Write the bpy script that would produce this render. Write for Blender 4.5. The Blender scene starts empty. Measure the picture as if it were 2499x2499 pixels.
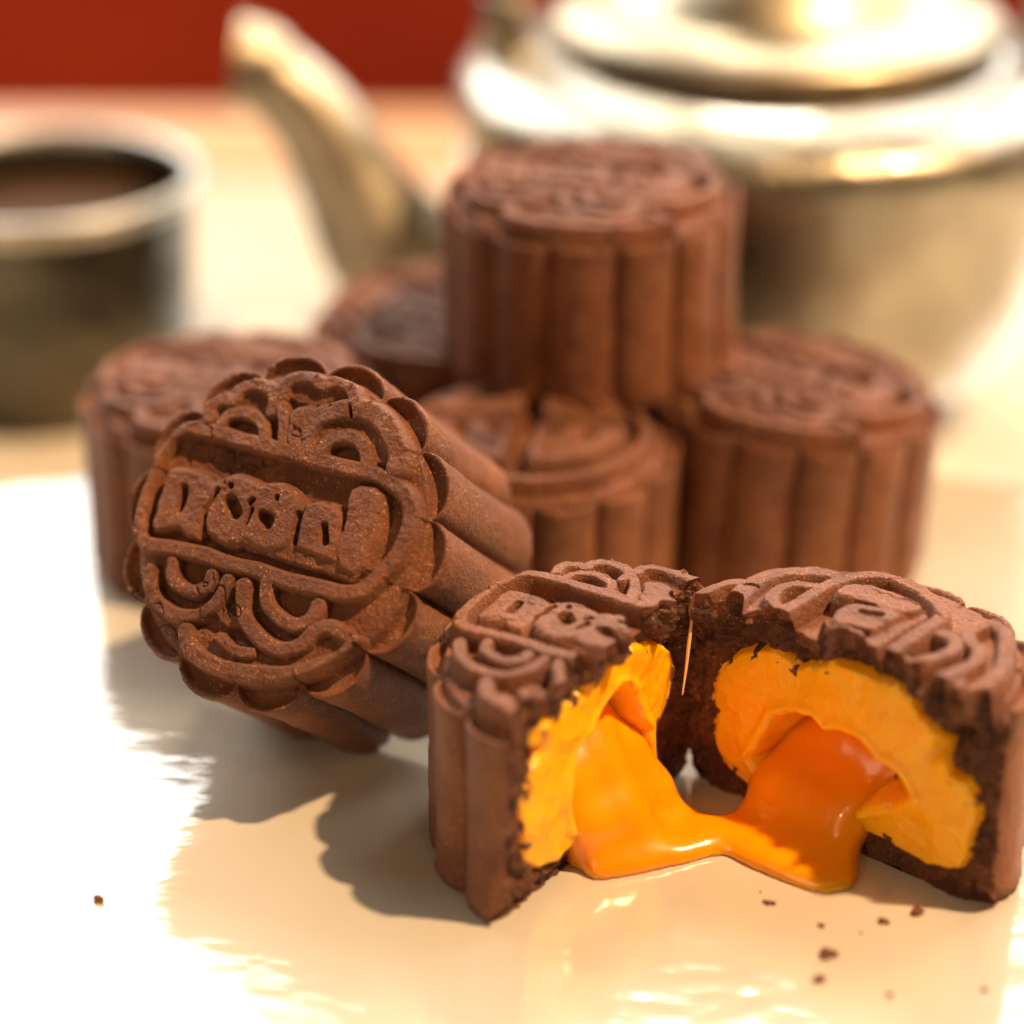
import bpy, math, random
import numpy as np
from mathutils import Vector, Matrix

scene = bpy.context.scene
S = 0.01                      # all lengths below are centimetres; S turns them into metres
R = math.radians
random.seed(4)

# ------------------------------------------------------------------ camera
CAM = Vector((0.0, -30.0, 15.9))
cd = bpy.data.cameras.new('camera')
cam = bpy.data.objects.new('camera', cd)
scene.collection.objects.link(cam)
cam.location = CAM * S
cam.rotation_euler = (R(90 - 26), 0, 0)
cd.sensor_width = 36
cd.lens = 85.8
cd.clip_start = 0.01
cd.clip_end = 60
cd.dof.use_dof = True
cd.dof.focus_distance = 0.283
cd.dof.aperture_fstop = 6.2
scene.camera = cam

# ------------------------------------------------------------------ world and lamps
world = bpy.data.worlds.new('World')
scene.world = world
world.use_nodes = True
bg = world.node_tree.nodes['Background']
bg.inputs[0].default_value = (1.0, 0.60, 0.34, 1)
bg.inputs[1].default_value = 0.03

def area(name, loc, target, sx, sy, power, col, shape='RECTANGLE'):
    l = bpy.data.lights.new(name, 'AREA')
    l.shape = shape
    l.size = sx * S
    if shape in ('RECTANGLE', 'ELLIPSE'):
        l.size_y = sy * S
    l.energy = power
    l.color = col
    o = bpy.data.objects.new(name, l)
    scene.collection.objects.link(o)
    o.location = Vector(loc) * S
    d = (Vector(target) - Vector(loc)).normalized()
    o.rotation_euler = d.to_track_quat('-Z', 'Y').to_euler()
    return o

# ceiling spotlight of the room: warm, high on the right, gives the crisp shadows
area('ceiling_spot', (50, -16, 92), (0, -3, 0), 4.0, 4.0, 18.5, (1.0, 0.64, 0.34), 'DISK')
# daylight window behind the table
area('daylight_window', (-168, 250, 196), (-20, 0, 20), 270, 222, 125, (1.0, 0.965, 0.90))
area('daylight_window', (200, 250, 196), (20, 0, 20), 250, 222, 120, (1.0, 0.965, 0.90))
area('high_window', (27, 258, 276), (0, 0, 0), 56, 56, 62, (1.0, 0.86, 0.68))
# soft light of the room, from the front left
area('room_light', (-62, -78, 52), (0, -3, 2), 55, 55, 2.2, (1.0, 0.74, 0.52))
# two more small ceiling lamps further forward, seen as glints on the pewter
area('ceiling_lamp', (30, -120, 150), (4, 10, 0), 3, 3, 1.8, (1.0, 0.62, 0.26), 'DISK')
area('ceiling_lamp', (-10, -150, 150), (4, 10, 0), 3, 3, 1.8, (1.0, 0.62, 0.26), 'DISK')

scene.view_settings.view_transform = 'Standard'
scene.view_settings.look = 'None'
scene.view_settings.exposure = 0.15
scene.view_settings.gamma = 1.0
scene.view_settings.use_curve_mapping = False

# ------------------------------------------------------------------ helpers
def link(o, parent=None):
    scene.collection.objects.link(o)
    if parent is not None:
        o.parent = parent
    return o

def tag(o, label=None, cat=None, group=None, kind=None):
    if label: o['label'] = label
    if cat: o['category'] = cat
    if group: o['group'] = group
    if kind: o['kind'] = kind
    return o

def thing(name, label, cat, loc, rot=None, group=None):
    o = bpy.data.objects.new(name, None)
    o.empty_display_size = 0.005
    link(o)
    o.location = Vector(loc) * S
    if rot is not None:
        o.rotation_euler = rot
    return tag(o, label, cat, group)

def mesh_obj(name, V, F, mat, parent=None, normals=None, smooth=True, mats=None, midx=None):
    """V in cm (n,3); F list/array of quads or tris; normals: per-vertex custom normals"""
    me = bpy.data.meshes.new(name)
    V = np.asarray(V, dtype=np.float64) * S
    if isinstance(F, np.ndarray):
        k = F.shape[1]
        me.vertices.add(len(V)); me.vertices.foreach_set('co', V.ravel())
        me.loops.add(F.size); me.loops.foreach_set('vertex_index', F.ravel().astype(np.int32))
        me.polygons.add(len(F))
        me.polygons.foreach_set('loop_start', np.arange(0, F.size, k, dtype=np.int32))
        me.update(calc_edges=True)
    else:
        me.from_pydata([tuple(v) for v in V], [], [tuple(f) for f in F])
    me.validate(clean_customdata=False)
    if smooth:
        me.polygons.foreach_set('use_smooth', [True] * len(me.polygons))
    for m in (mats or [mat]):
        me.materials.append(m)
    if midx is not None:
        me.polygons.foreach_set('material_index', midx)
    me.update()
    if normals is not None:
        me.normals_split_custom_set_from_vertices([tuple(n) for n in normals])
    o = bpy.data.objects.new(name, me)
    link(o, parent)
    return o

# vectorised value noise -------------------------------------------------
def _hash(ix, iy, iz, seed):
    h = (ix.astype(np.int64) * 374761393 + iy.astype(np.int64) * 668265263 + iz.astype(np.int64) * 2147483647 + seed * 974711) & 0xffffffff
    h = ((h ^ (h >> 13)) * 1274126177) & 0xffffffff
    h = ((h ^ (h >> 16)) * 2246822519) & 0xffffffff
    return ((h ^ (h >> 15)) & 0xffff) / 32767.5 - 1.0

def vnoise(P, seed=0):
    f = np.floor(P); t = P - f; t = t * t * (3 - 2 * t)
    i = f.astype(np.int64)
    out = 0
    for dx in (0, 1):
        wx = t[..., 0] if dx else 1 - t[..., 0]
        for dy in (0, 1):
            wy = t[..., 1] if dy else 1 - t[..., 1]
            for dz in (0, 1):
                wz = t[..., 2] if dz else 1 - t[..., 2]
                out = out + wx * wy * wz * _hash(i[..., 0] + dx, i[..., 1] + dy, i[..., 2] + dz, seed)
    return out

def fbm(P, freq, seed=0, octv=4, gain=0.5):
    s = 0; a = 1.0; tot = 0
    for k in range(octv):
        s = s + a * vnoise(P * freq * (2 ** k) + 17.3 * k, seed + k)
        tot += a; a *= gain
    return s / tot

def sstep(a, b, x):
    t = np.clip((x - a) / (b - a), 0, 1)
    return t * t * (3 - 2 * t)

def vertex_normals(V, F):
    n = np.zeros_like(V)
    if F.shape[1] == 4:
        fn = np.cross(V[F[:, 2]] - V[F[:, 0]], V[F[:, 3]] - V[F[:, 1]])
    else:
        fn = np.cross(V[F[:, 1]] - V[F[:, 0]], V[F[:, 2]] - V[F[:, 0]])
    for k in range(F.shape[1]):
        np.add.at(n, F[:, k], fn)
    l = np.linalg.norm(n, axis=1, keepdims=True); l[l == 0] = 1
    return n / l

def split(name_list, labels, V, F, N, mats, parent, labelled=None):
    """one object per label; each keeps the normals of the whole surface so no seam shows"""
    for k, nm in name_list:
        sel = F[labels == k]
        if len(sel) < 4:
            continue
        u, inv = np.unique(sel, return_inverse=True)
        o = mesh_obj(nm, V[u], inv.reshape(sel.shape), mats[nm], parent, normals=N[u])
        if labelled and nm in labelled:
            o['label'] = labelled[nm]

# ------------------------------------------------------------------ materials
def nt(name):
    m = bpy.data.materials.new(name); m.use_nodes = True
    t = m.node_tree; b = t.nodes['Principled BSDF']
    return m, t, b

def node(t, typ, **kw):
    n = t.nodes.new(typ)
    for k, v in kw.items():
        if k in n.inputs: n.inputs[k].default_value = v
        else: setattr(n, k, v)
    return n

def ramp(t, fac, stops):
    r = t.nodes.new('ShaderNodeValToRGB')
    e = r.color_ramp.elements
    e[0].position, e[0].color = stops[0][0], (*stops[0][1], 1)
    e[1].position, e[1].color = stops[-1][0], (*stops[-1][1], 1)
    for p, c in stops[1:-1]:
        x = e.new(p); x.color = (*c, 1)
    t.links.new(fac, r.inputs[0])
    return r.outputs[0]

def noise(t, scale, detail=4, rough=0.55, coord='Object', stretch=None):
    tc = t.nodes.new('ShaderNodeTexCoord')
    n = node(t, 'ShaderNodeTexNoise', Scale=scale, Detail=detail, Roughness=rough)
    src = tc.outputs[coord]
    if stretch:
        mp = t.nodes.new('ShaderNodeMapping'); mp.inputs['Scale'].default_value = stretch
        t.links.new(src, mp.inputs[0]); src = mp.outputs[0]
    t.links.new(src, n.inputs['Vector'])
    return n.outputs[0]

def bump(t, b, height, dist, strength=1.0, prev=None):
    n = node(t, 'ShaderNodeBump', Distance=dist, Strength=strength)
    t.links.new(height, n.inputs['Height'])
    if prev is not None: t.links.new(prev, n.inputs['Normal'])
    if b is not None: t.links.new(n.outputs[0], b.inputs['Normal'])
    return n.outputs[0]

def pastry_material(name, c0, c1, c2, fine=0.00042):
    m, t, b = nt(name)
    n1 = noise(t, 160, 6, 0.6)
    col = ramp(t, n1, [(0.25, c0), (0.5, c1), (0.78, c2)])
    big = ramp(t, noise(t, 48, 4, 0.6), [(0.32, (0.62, 0.56, 0.52)), (0.68, (1.12, 1.12, 1.12))])
    ml = node(t, 'ShaderNodeMix', data_type='RGBA', blend_type='MULTIPLY')
    ml.inputs['Factor'].default_value = 1.0
    t.links.new(col, ml.inputs[6]); t.links.new(big, ml.inputs[7]); col = ml.outputs[2]
    # pale flour / cocoa butter specks
    tc = t.nodes.new('ShaderNodeTexCoord')
    v = node(t, 'ShaderNodeTexVoronoi', Scale=1900.0)
    t.links.new(tc.outputs['Object'], v.inputs['Vector'])
    lt = node(t, 'ShaderNodeMath', operation='LESS_THAN'); lt.inputs[1].default_value = 0.24
    t.links.new(v.outputs['Distance'], lt.inputs[0])
    n3 = noise(t, 330, 2, 0.5)
    gt = node(t, 'ShaderNodeMath', operation='GREATER_THAN'); gt.inputs[1].default_value = 0.52
    t.links.new(n3, gt.inputs[0])
    mu = node(t, 'ShaderNodeMath', operation='MULTIPLY')
    t.links.new(lt.outputs[0], mu.inputs[0]); t.links.new(gt.outputs[0], mu.inputs[1])
    mx = node(t, 'ShaderNodeMix', data_type='RGBA')
    t.links.new(mu.outputs[0], mx.inputs['Factor']); t.links.new(col, mx.inputs[6])
    mx.inputs[7].default_value = (0.42, 0.19, 0.08, 1)
    t.links.new(mx.outputs[2], b.inputs['Base Color'])
    b.inputs['Roughness'].default_value = 0.50
    b.inputs['Specular IOR Level'].default_value = 0.5
    b.inputs['Sheen Weight'].default_value = 0.15
    b.inputs['Sheen Roughness'].default_value = 0.4
    b.inputs['Sheen Tint'].default_value = (1, 0.62, 0.42, 1)
    a = bump(t, None, noise(t, 1400, 5, 0.62), fine)
    bump(t, b, noise(t, 4200, 3, 0.6), fine * 0.55, prev=a)
    return m

M = {}
M['pastry'] = pastry_material('cocoa_pastry', (0.130, 0.034, 0.009), (0.210, 0.064, 0.018), (0.31, 0.110, 0.034))
M['pastry2'] = pastry_material('cocoa_pastry_brown', (0.155, 0.044, 0.013), (0.240, 0.078, 0.025), (0.34, 0.125, 0.045))
M['crumb'] = pastry_material('broken_cocoa_crumb', (0.070, 0.018, 0.008), (0.135, 0.038, 0.014), (0.26, 0.085, 0.030), fine=0.0007)

def custard():
    m, t, b = nt('yellow_custard')
    col = ramp(t, noise(t, 260, 5, 0.6), [(0.3, (0.97, 0.40, 0.003)), (0.55, (0.99, 0.46, 0.005)), (0.8, (0.99, 0.51, 0.012))])
    t.links.new(col, b.inputs['Base Color'])
    b.inputs['Roughness'].default_value = 0.33
    b.inputs['Subsurface Weight'].default_value = 0.55
    b.inputs['Subsurface Radius'].default_value = (1.0, 0.42, 0.05)
    b.inputs['Subsurface Scale'].default_value = 0.004
    a = bump(t, None, noise(t, 420, 4, 0.55), 0.00022)
    bump(t, b, noise(t, 1500, 4, 0.6), 0.00006, prev=a)
    return m
M['custard'] = custard()

def yolk():
    m, t, b = nt('molten_yolk')
    col = ramp(t, noise(t, 110, 3, 0.5), [(0.3, (0.99, 0.285, 0.0)), (0.7, (0.99, 0.335, 0.0))])
    t.links.new(col, b.inputs['Base Color'])
    b.inputs['Roughness'].default_value = 0.26
    b.inputs['Subsurface Weight'].default_value = 0.7
    b.inputs['Subsurface Radius'].default_value = (1.0, 0.32, 0.03)
    b.inputs['Subsurface Scale'].default_value = 0.005
    b.inputs['Coat Weight'].default_value = 0.5
    b.inputs['Coat Roughness'].default_value = 0.05
    bump(t, b, noise(t, 120, 3, 0.5), 0.0004)
    return m
M['yolk'] = yolk()

def glaze():
    m, t, b = nt('white_glaze')
    col = ramp(t, noise(t, 9, 3, 0.5), [(0.3, (0.52, 0.475, 0.39)), (0.7, (0.56, 0.515, 0.43))])
    t.links.new(col, b.inputs['Base Color'])
    b.inputs['Roughness'].default_value = 0.085
    b.inputs['IOR'].default_value = 2.25
    a = bump(t, None, noise(t, 60, 3, 0.55, stretch=(0.8, 2.0, 1)), 0.00024)
    bump(t, b, noise(t, 260, 2, 0.5, stretch=(0.6, 1.6, 1)), 0.00006, prev=a)
    return m
M['glaze'] = glaze()

def metal(name, col, rough, bd, sc=90, bd2=0.00004, coat=0.0):
    m, t, b = nt(name)
    c = ramp(t, noise(t, 45, 6, 0.65), [(0.35, tuple(x * 0.55 for x in col)), (0.65, col)])
    t.links.new(c, b.inputs['Base Color'])
    b.inputs['Metallic'].default_value = 1.0
    r = ramp(t, noise(t, 70, 5, 0.6), [(0.3, (rough * 0.8,) * 3), (0.7, (rough * 1.25,) * 3)])
    t.links.new(r, b.inputs['Roughness'])
    a = bump(t, None, noise(t, sc, 3, 0.5), bd)
    bump(t, b, noise(t, 500, 3, 0.6), bd2, prev=a)
    b.inputs['Coat Weight'].default_value = coat
    b.inputs['Coat Roughness'].default_value = 0.04
    b.inputs['Coat IOR'].default_value = 1.6
    return m
M['pewter'] = metal('brushed_pewter', (0.42, 0.375, 0.285), 0.40, 0.0010, coat=0.7)
M['satin'] = metal('satin_pewter', (0.52, 0.46, 0.35), 0.46, 0.0008)
M['bright'] = metal('polished_pewter', (0.56, 0.48, 0.34), 0.42, 0.0002)
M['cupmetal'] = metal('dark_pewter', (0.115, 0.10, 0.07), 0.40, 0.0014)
M['rim'] = metal('bright_rim', (0.60, 0.57, 0.50), 0.42, 0.0002)

def plain(name, c0, c1, rough, scale, stretch=None, b0=0.0):
    m, t, b = nt(name)
    c = ramp(t, noise(t, scale, 5, 0.6, stretch=stretch), [(0.3, c0), (0.7, c1)])
    t.links.new(c, b.inputs['Base Color']); b.inputs['Roughness'].default_value = rough
    if b0: bump(t, b, noise(t, scale * 6, 3, 0.5), b0)
    return m
M['cloth'] = plain('cream_tabletop', (0.76, 0.69, 0.56), (0.82, 0.75, 0.62), 0.26, 20, b0=0.0001)
_b = M['cloth'].node_tree.nodes['Principled BSDF']; _b.inputs['Coat Weight'].default_value = 1.0; _b.inputs['Coat Roughness'].default_value = 0.07; _b.inputs['Coat IOR'].default_value = 2.2
M['woodtrim'] = plain('orange_wood', (0.50, 0.26, 0.11), (0.62, 0.34, 0.16), 0.4, 14, stretch=(0.3, 6, 6))
M['redwall'] = plain('red_lacquer', (0.36, 0.04, 0.010), (0.60, 0.085, 0.018), 0.5, 2.2, stretch=(1, 1, 1.5))
M['floor'] = plain('dark_red_floor', (0.42, 0.06, 0.02), (0.55, 0.09, 0.03), 0.45, 3)
M['tea'] = plain('dark_tea', (0.05, 0.024, 0.008), (0.07, 0.032, 0.010), 0.7, 20)
M['tea'].node_tree.nodes['Principled BSDF'].inputs['Specular IOR Level'].default_value = 0.15
M['thread'] = plain('dried_thread', (0.72, 0.42, 0.15), (0.80, 0.50, 0.2), 0.3, 800)

# ------------------------------------------------------------------ the setting
def plane_grid(x0, x1, y0, y1, z):
    V = np.array([(x0, y0, z), (x1, y0, z), (x1, y1, z), (x0, y1, z)], float)
    return V, [(0, 1, 2, 3)]

def box(x0, x1, y0, y1, z0, z1):
    V = [(x, y, z) for z in (z0, z1) for x, y in ((x0, y0), (x1, y0), (x1, y1), (x0, y1))]
    F = [(3, 2, 1, 0), (4, 5, 6, 7), (0, 1, 5, 4), (1, 2, 6, 5), (2, 3, 7, 6), (3, 0, 4, 7)]
    return np.array(V, float), F

V, F = plane_grid(-420, 420, -300, 262, -74)
tag(mesh_obj('floor', V, F, M['floor'], smooth=False), kind='structure')
V, F = box(-420, 420, 262, 274, -74, 78)
tag(mesh_obj('wall', V, F, M['redwall'], smooth=False), kind='structure')

TZ = -1.5                     # top of the table
tb = thing('table', 'cream table top with an orange wooden far edge under the plate and teapot', 'table', (0, -10, TZ))
def shift(V, o): return V - np.array(o, float)
V, F = box(-60, 60, -45, 23.0, TZ - 2.5, TZ)
mesh_obj('table_top', shift(V, (0, -10, TZ)), F, M['cloth'], tb, smooth=False)
V, F = box(-60, 60, 23.0, 27.6, TZ - 2.6, TZ + 0.12)
mesh_obj('wooden_edge', shift(V, (0, -10, TZ)), F, M['woodtrim'], tb, smooth=False)

def lathe(prof, seg=96, wob=0.0, seed=0, closed=False):
    prof = np.array(prof, float)
    # densify with catmull style interpolation
    P = []
    n = len(prof)
    for i in range(n - 1):
        p0 = prof[max(i - 1, 0)]; p1 = prof[i]; p2 = prof[i + 1]; p3 = prof[min(i + 2, n - 1)]
        for k in range(6):
            t = k / 6
            P.append(0.5 * ((2 * p1) + (-p0 + p2) * t + (2 * p0 - 5 * p1 + 4 * p2 - p3) * t * t + (-p0 + 3 * p1 - 3 * p2 + p3) * t ** 3))
    P.append(prof[-1]); P = np.array(P); P[:, 0] = np.maximum(P[:, 0], 0.0005)
    a = np.linspace(0, 2 * math.pi, seg, endpoint=False)
    V = np.stack([P[:, None, 0] * np.cos(a), P[:, None, 0] * np.sin(a), np.repeat(P[:, 1][:, None], seg, 1)], -1).reshape(-1, 3)
    if wob:
        nn = V.copy(); nn[:, 2] = 0
        l = np.linalg.norm(nn, axis=1, keepdims=True); l[l < 1e-6] = 1
        V = V + nn / l * (wob * fbm(V, 0.9, seed))[:, None]
    i = np.arange(len(P) - 1)[:, None]; j = np.arange(seg)[None, :]; j2 = (j + 1) % seg
    F = np.stack([i * seg + j, i * seg + j2, (i + 1) * seg + j2, (i + 1) * seg + j], -1).reshape(-1, 4)
    return V, F

# plate: rounded square, slightly dished, with a turned-down rim
def plate():
    nth, a, b, e = 256, 13.0, 12.4, 3.0
    prof = [(0.0, 0.0), (0.3, 0.0), (0.6, 0.0), (0.80, 0.0), (0.86, 0.01), (0.91, 0.05), (0.955, 0.13), (0.985, 0.2), (0.998, 0.2), (1.0, 0.15), (0.994, 0.06), (0.96, -0.1), (0.9, -0.35), (0.8, -0.75), (0.72, -1.1), (0.70, -1.46), (0.66, -1.46), (0.64, -1.15), (0.0, -1.1)]
    P = []
    for i in range(len(prof) - 1):
        for k in range(8 if i in (0, 1, 2) else 4):
            n_ = 8 if i in (0, 1, 2) else 4
            P.append([prof[i][0] + (prof[i + 1][0] - prof[i][0]) * k / n_, prof[i][1] + (prof[i + 1][1] - prof[i][1]) * k / n_])
    P.append(list(prof[-1])); P = np.array(P); P[0, 0] = 0.0005; P[-1, 0] = 0.0005
    th = np.linspace(0, 2 * math.pi, nth, endpoint=False)
    r = (np.abs(np.cos(th) / a) ** e + np.abs(np.sin(th) / b) ** e) ** (-1 / e)
    V = np.stack([P[:, None, 0] * (r * np.cos(th)), P[:, None, 0] * (r * np.sin(th)), np.repeat(P[:, 1][:, None], nth, 1)], -1).reshape(-1, 3)
    i = np.arange(len(P) - 1)[:, None]; j = np.arange(nth)[None, :]; j2 = (j + 1) % nth
    F = np.stack([i * nth + j, (i + 1) * nth + j, (i + 1) * nth + j2, i * nth + j2], -1).reshape(-1, 4)
    o = mesh_obj('plate', V, F, M['glaze'])
    o.location = Vector((0, -8.4, 0)) * S
    tag(o, 'glossy white glazed plate carrying all the chocolate mooncakes', 'plate')
plate()

# ------------------------------------------------------------------ the moulded pattern, as a height map
def seg_dist(X, Y, pts):
    d = np.full(X.shape, 9.0)
    for (x0, y0), (x1, y1) in zip(pts[:-1], pts[1:]):
        dx, dy = x1 - x0, y1 - y0
        L = dx * dx + dy * dy + 1e-12
        t = np.clip(((X - x0) * dx + (Y - y0) * dy) / L, 0, 1)
        d = np.minimum(d, np.hypot(X - x0 - t * dx, Y - y0 - t * dy))
    return d

def inside(X, Y, pts):
    c = np.zeros(X.shape, bool)
    n = len(pts)
    for i in range(n):
        x0, y0 = pts[i]; x1, y1 = pts[(i + 1) % n]
        if y0 == y1: continue
        c ^= ((y0 > Y) != (y1 > Y)) & (X < (x1 - x0) * (Y - y0) / (y1 - y0) + x0)
    return c

def curve(pts, n=5):
    """smooth an open polyline"""
    p = np.array(pts, float)
    if len(p) < 3: return [tuple(q) for q in p]
    out = []
    for i in range(len(p) - 1):
        p0 = p[max(i - 1, 0)]; p1 = p[i]; p2 = p[i + 1]; p3 = p[min(i + 2, len(p) - 1)]
        for k in range(n):
            t = k / n
            out.append(0.5 * ((2 * p1) + (-p0 + p2) * t + (2 * p0 - 5 * p1 + 4 * p2 - p3) * t * t + (-p0 + 3 * p1 - 3 * p2 + p3) * t ** 3))
    out.append(p[-1])
    return [tuple(q) for q in out]

RIDGES=[
 ('frame',0.062,[(-0.742, 0.429), (-0.813, 0.405), (-0.874, 0.355), (-0.906, 0.276), (-0.924, 0.186), (-0.925, 0.071), (-0.918, -0.041), (-0.903, -0.151), (-0.877, -0.23), (-0.835, -0.29)]),
 ('frame',0.068,[(-0.742, 0.429), (-0.598, 0.434), (-0.404, 0.43), (-0.183, 0.432), (0.006, 0.428), (0.238, 0.428), (0.464, 0.434), (0.621, 0.417), (0.745, 0.365), (0.817, 0.275), (0.842, 0.173), (0.833, 0.063), (0.799, -0.04), (0.751, -0.147), (0.694, -0.229), (0.591, -0.269), (0.417, -0.288), (0.22, -0.291), (-0.013, -0.29), (-0.232, -0.291), (-0.437, -0.295), (-0.61, -0.304), (-0.764, -0.322), (-0.835, -0.29)]),
 ('letter1',0.125,[(-0.328, 0.131), (-0.212, 0.117), (-0.156, 0.02), (-0.196, -0.074), (-0.296, -0.099), (-0.392, -0.039), (-0.406, 0.07), (-0.328, 0.131)]),
 ('letter2',0.12,[(-0.036, 0.147), (0.056, 0.114), (0.096, 0.013), (0.051, -0.067), (-0.043, -0.084), (-0.128, -0.029), (-0.136, 0.067), (-0.09, 0.126), (-0.036, 0.147)]),
 ('lettermass',0.08,[(-0.094, -0.131), (0.155, -0.13), (0.388, -0.139), (0.585, -0.142)]),
 ('arch',0.055,[(-0.583, 0.437), (-0.574, 0.532), (-0.503, 0.591), (-0.392, 0.595), (-0.303, 0.552), (-0.257, 0.478)]),
 ('petal1',0.062,[(-0.68, 0.515), (-0.688, 0.592), (-0.623, 0.649), (-0.561, 0.654), (-0.542, 0.725), (-0.465, 0.771), (-0.359, 0.766), (-0.285, 0.719), (-0.275, 0.637)]),
 ('petal2',0.062,[(-0.261, 0.739), (-0.257, 0.825), (-0.176, 0.879), (-0.087, 0.891), (-0.001, 0.871), (0.09, 0.914), (0.178, 0.888), (0.234, 0.824)]),
 ('stem',0.05,[(-0.227, 0.676), (-0.162, 0.592), (-0.125, 0.481)]),
 ('drop',0.09,[(-0.082, 0.646), (-0.037, 0.67)]),
 ('drop',0.05,[(-0.083, 0.61), (-0.079, 0.541), (-0.046, 0.479)]),
 ('arch2',0.095,[(0.009, 0.478), (-0.004, 0.587), (0.046, 0.676), (0.158, 0.743), (0.299, 0.776), (0.437, 0.752), (0.541, 0.679), (0.619, 0.595), (0.639, 0.504)]),
 ('arch3',0.062,[(0.13, 0.486), (0.159, 0.548), (0.233, 0.593), (0.322, 0.6), (0.407, 0.558), (0.449, 0.472)]),
 ('cup1',0.055,[(-0.569, -0.391), (-0.543, -0.454), (-0.473, -0.506), (-0.359, -0.518), (-0.274, -0.454), (-0.269, -0.383)]),
 ('sweep',0.058,[(-0.709, -0.469), (-0.644, -0.564), (-0.549, -0.637), (-0.421, -0.672), (-0.292, -0.638), (-0.213, -0.562), (-0.164, -0.453), (-0.159, -0.383)]),
 ('hook',0.065,[(-0.047, -0.395), (-0.003, -0.52), (0.072, -0.609), (0.191, -0.673), (0.332, -0.682), (0.446, -0.624), (0.487, -0.539), (0.568, -0.477), (0.666, -0.498)]),
 ('cup2',0.062,[(0.095, -0.344), (0.135, -0.443), (0.233, -0.512), (0.361, -0.526), (0.449, -0.462), (0.461, -0.378)]),
 ('bottom',0.07,[(-0.32, -0.742), (-0.269, -0.824), (-0.163, -0.871), (-0.016, -0.885), (0.147, -0.867), (0.304, -0.837), (0.464, -0.78), (0.612, -0.699), (0.718, -0.61), (0.744, -0.523)]),
 ('bottom',0.05,[(-0.085, -0.72), (0.03, -0.77), (0.147, -0.752)]),
]
FILLS=[
 ('letter4',[(0.406, 0.255), (0.404, 0.316), (0.449, 0.355), (0.551, 0.366), (0.629, 0.337), (0.664, 0.237), (0.685, 0.079), (0.68, -0.098), (0.625, -0.166), (0.515, -0.154), (0.431, -0.039), (0.437, 0.099), (0.421, 0.19)]),
 ('letter0',[(-0.813, 0.098), (-0.806, 0.157), (-0.752, 0.184), (-0.643, 0.196), (-0.525, 0.182), (-0.427, 0.121), (-0.397, 0.03), (-0.441, -0.037), (-0.426, -0.131), (-0.435, -0.224), (-0.529, -0.227), (-0.602, -0.189), (-0.677, -0.222), (-0.767, -0.248), (-0.794, -0.195), (-0.801, -0.084), (-0.808, 0.028)]),
 ('letter3',[(0.157, 0.111), (0.158, 0.167), (0.248, 0.209), (0.342, 0.205), (0.408, 0.173), (0.456, 0.09), (0.486, -0.025), (0.512, -0.127), (0.383, -0.127), (0.191, -0.107), (0.17, 0.004)]),
 ('petal1',[(-0.68, 0.515), (-0.688, 0.592), (-0.623, 0.649), (-0.561, 0.654), (-0.542, 0.725), (-0.465, 0.771), (-0.359, 0.766), (-0.285, 0.719), (-0.275, 0.637), (-0.292, 0.562), (-0.398, 0.608), (-0.508, 0.604), (-0.592, 0.535)]),
 ('petal2',[(-0.261, 0.739), (-0.257, 0.825), (-0.176, 0.879), (-0.087, 0.891), (-0.001, 0.871), (0.09, 0.914), (0.178, 0.888), (0.234, 0.824), (0.207, 0.775), (0.048, 0.711), (-0.02, 0.723), (-0.137, 0.704)]),
 ('wedge',[(-0.252, -0.545), (-0.139, -0.515), (0.024, -0.568), (0.04, -0.645), (-0.072, -0.675), (-0.168, -0.633)]),
 ('arch2',[(0.009, 0.478), (-0.004, 0.587), (0.046, 0.676), (0.158, 0.743), (0.299, 0.776), (0.437, 0.752), (0.541, 0.679), (0.619, 0.595), (0.639, 0.504), (0.463, 0.475), (0.395, 0.569), (0.226, 0.613), (0.124, 0.519)]),
 ('bottom',[(-0.32, -0.742), (-0.269, -0.824), (-0.163, -0.871), (-0.016, -0.885), (0.147, -0.867), (0.304, -0.837), (0.464, -0.78), (0.612, -0.699), (0.718, -0.61), (0.744, -0.523), (0.605, -0.494), (0.502, -0.575), (0.447, -0.664), (0.317, -0.719), (0.159, -0.708), (0.05, -0.67), (-0.064, -0.694), (-0.257, -0.684)]),
]
HOLES=[
 (0.03,[(-0.648, 0.06), (-0.629, 0.001), (-0.631, -0.063)]),
 (0.05,[(-0.316, 0.057), (-0.258, 0.008)]),
 (0.02,[(-0.347, 0.15), (-0.343, 0.144)]),
 (0.042,[(-0.072, 0.027), (-0.029, -0.004)]),
 (0.018,[(-0.024, 0.15), (-0.021, 0.145)]),
 (0.03,[(0.336, 0.066), (0.382, -0.018)]),
 (0.022,[(0.148, 0.095), (0.174, -0.064)]),
 (0.016,[(-0.422, 0.108), (-0.454, -0.026), (-0.423, -0.145)]),
 (0.014,[(-0.152, 0.049), (-0.166, -0.038)]),
 (0.014,[(0.426, 0.192), (0.454, 0.075)]),
 (0.012,[(0.221, 0.779), (0.247, 0.722)]),
 (0.02,[(-0.181, 0.08), (-0.165, 0.101)]),
]


NG = 640
gx = np.linspace(-1.02, 1.02, NG)
GX, GY = np.meshgrid(gx, gx, indexing='ij')
wx = 0.012 * fbm(np.stack([GX, GY, GX * 0], -1), 5, 71, 3)
wy = 0.012 * fbm(np.stack([GX, GY, GX * 0 + 3], -1), 5, 72, 3)
WX, WY = GX + wx, GY + wy
KIND = {'frame': 2, 'letter0': 3, 'letter1': 4, 'letter2': 5, 'letter3': 6, 'letter4': 7, 'lettermass': 0}

def rp(d, w, soft=0.5):
    t = np.clip((w - d) / (soft * w), 0, 1)
    return np.sqrt(np.clip(1 - (1 - t) ** 2, 0, 1))

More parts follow.
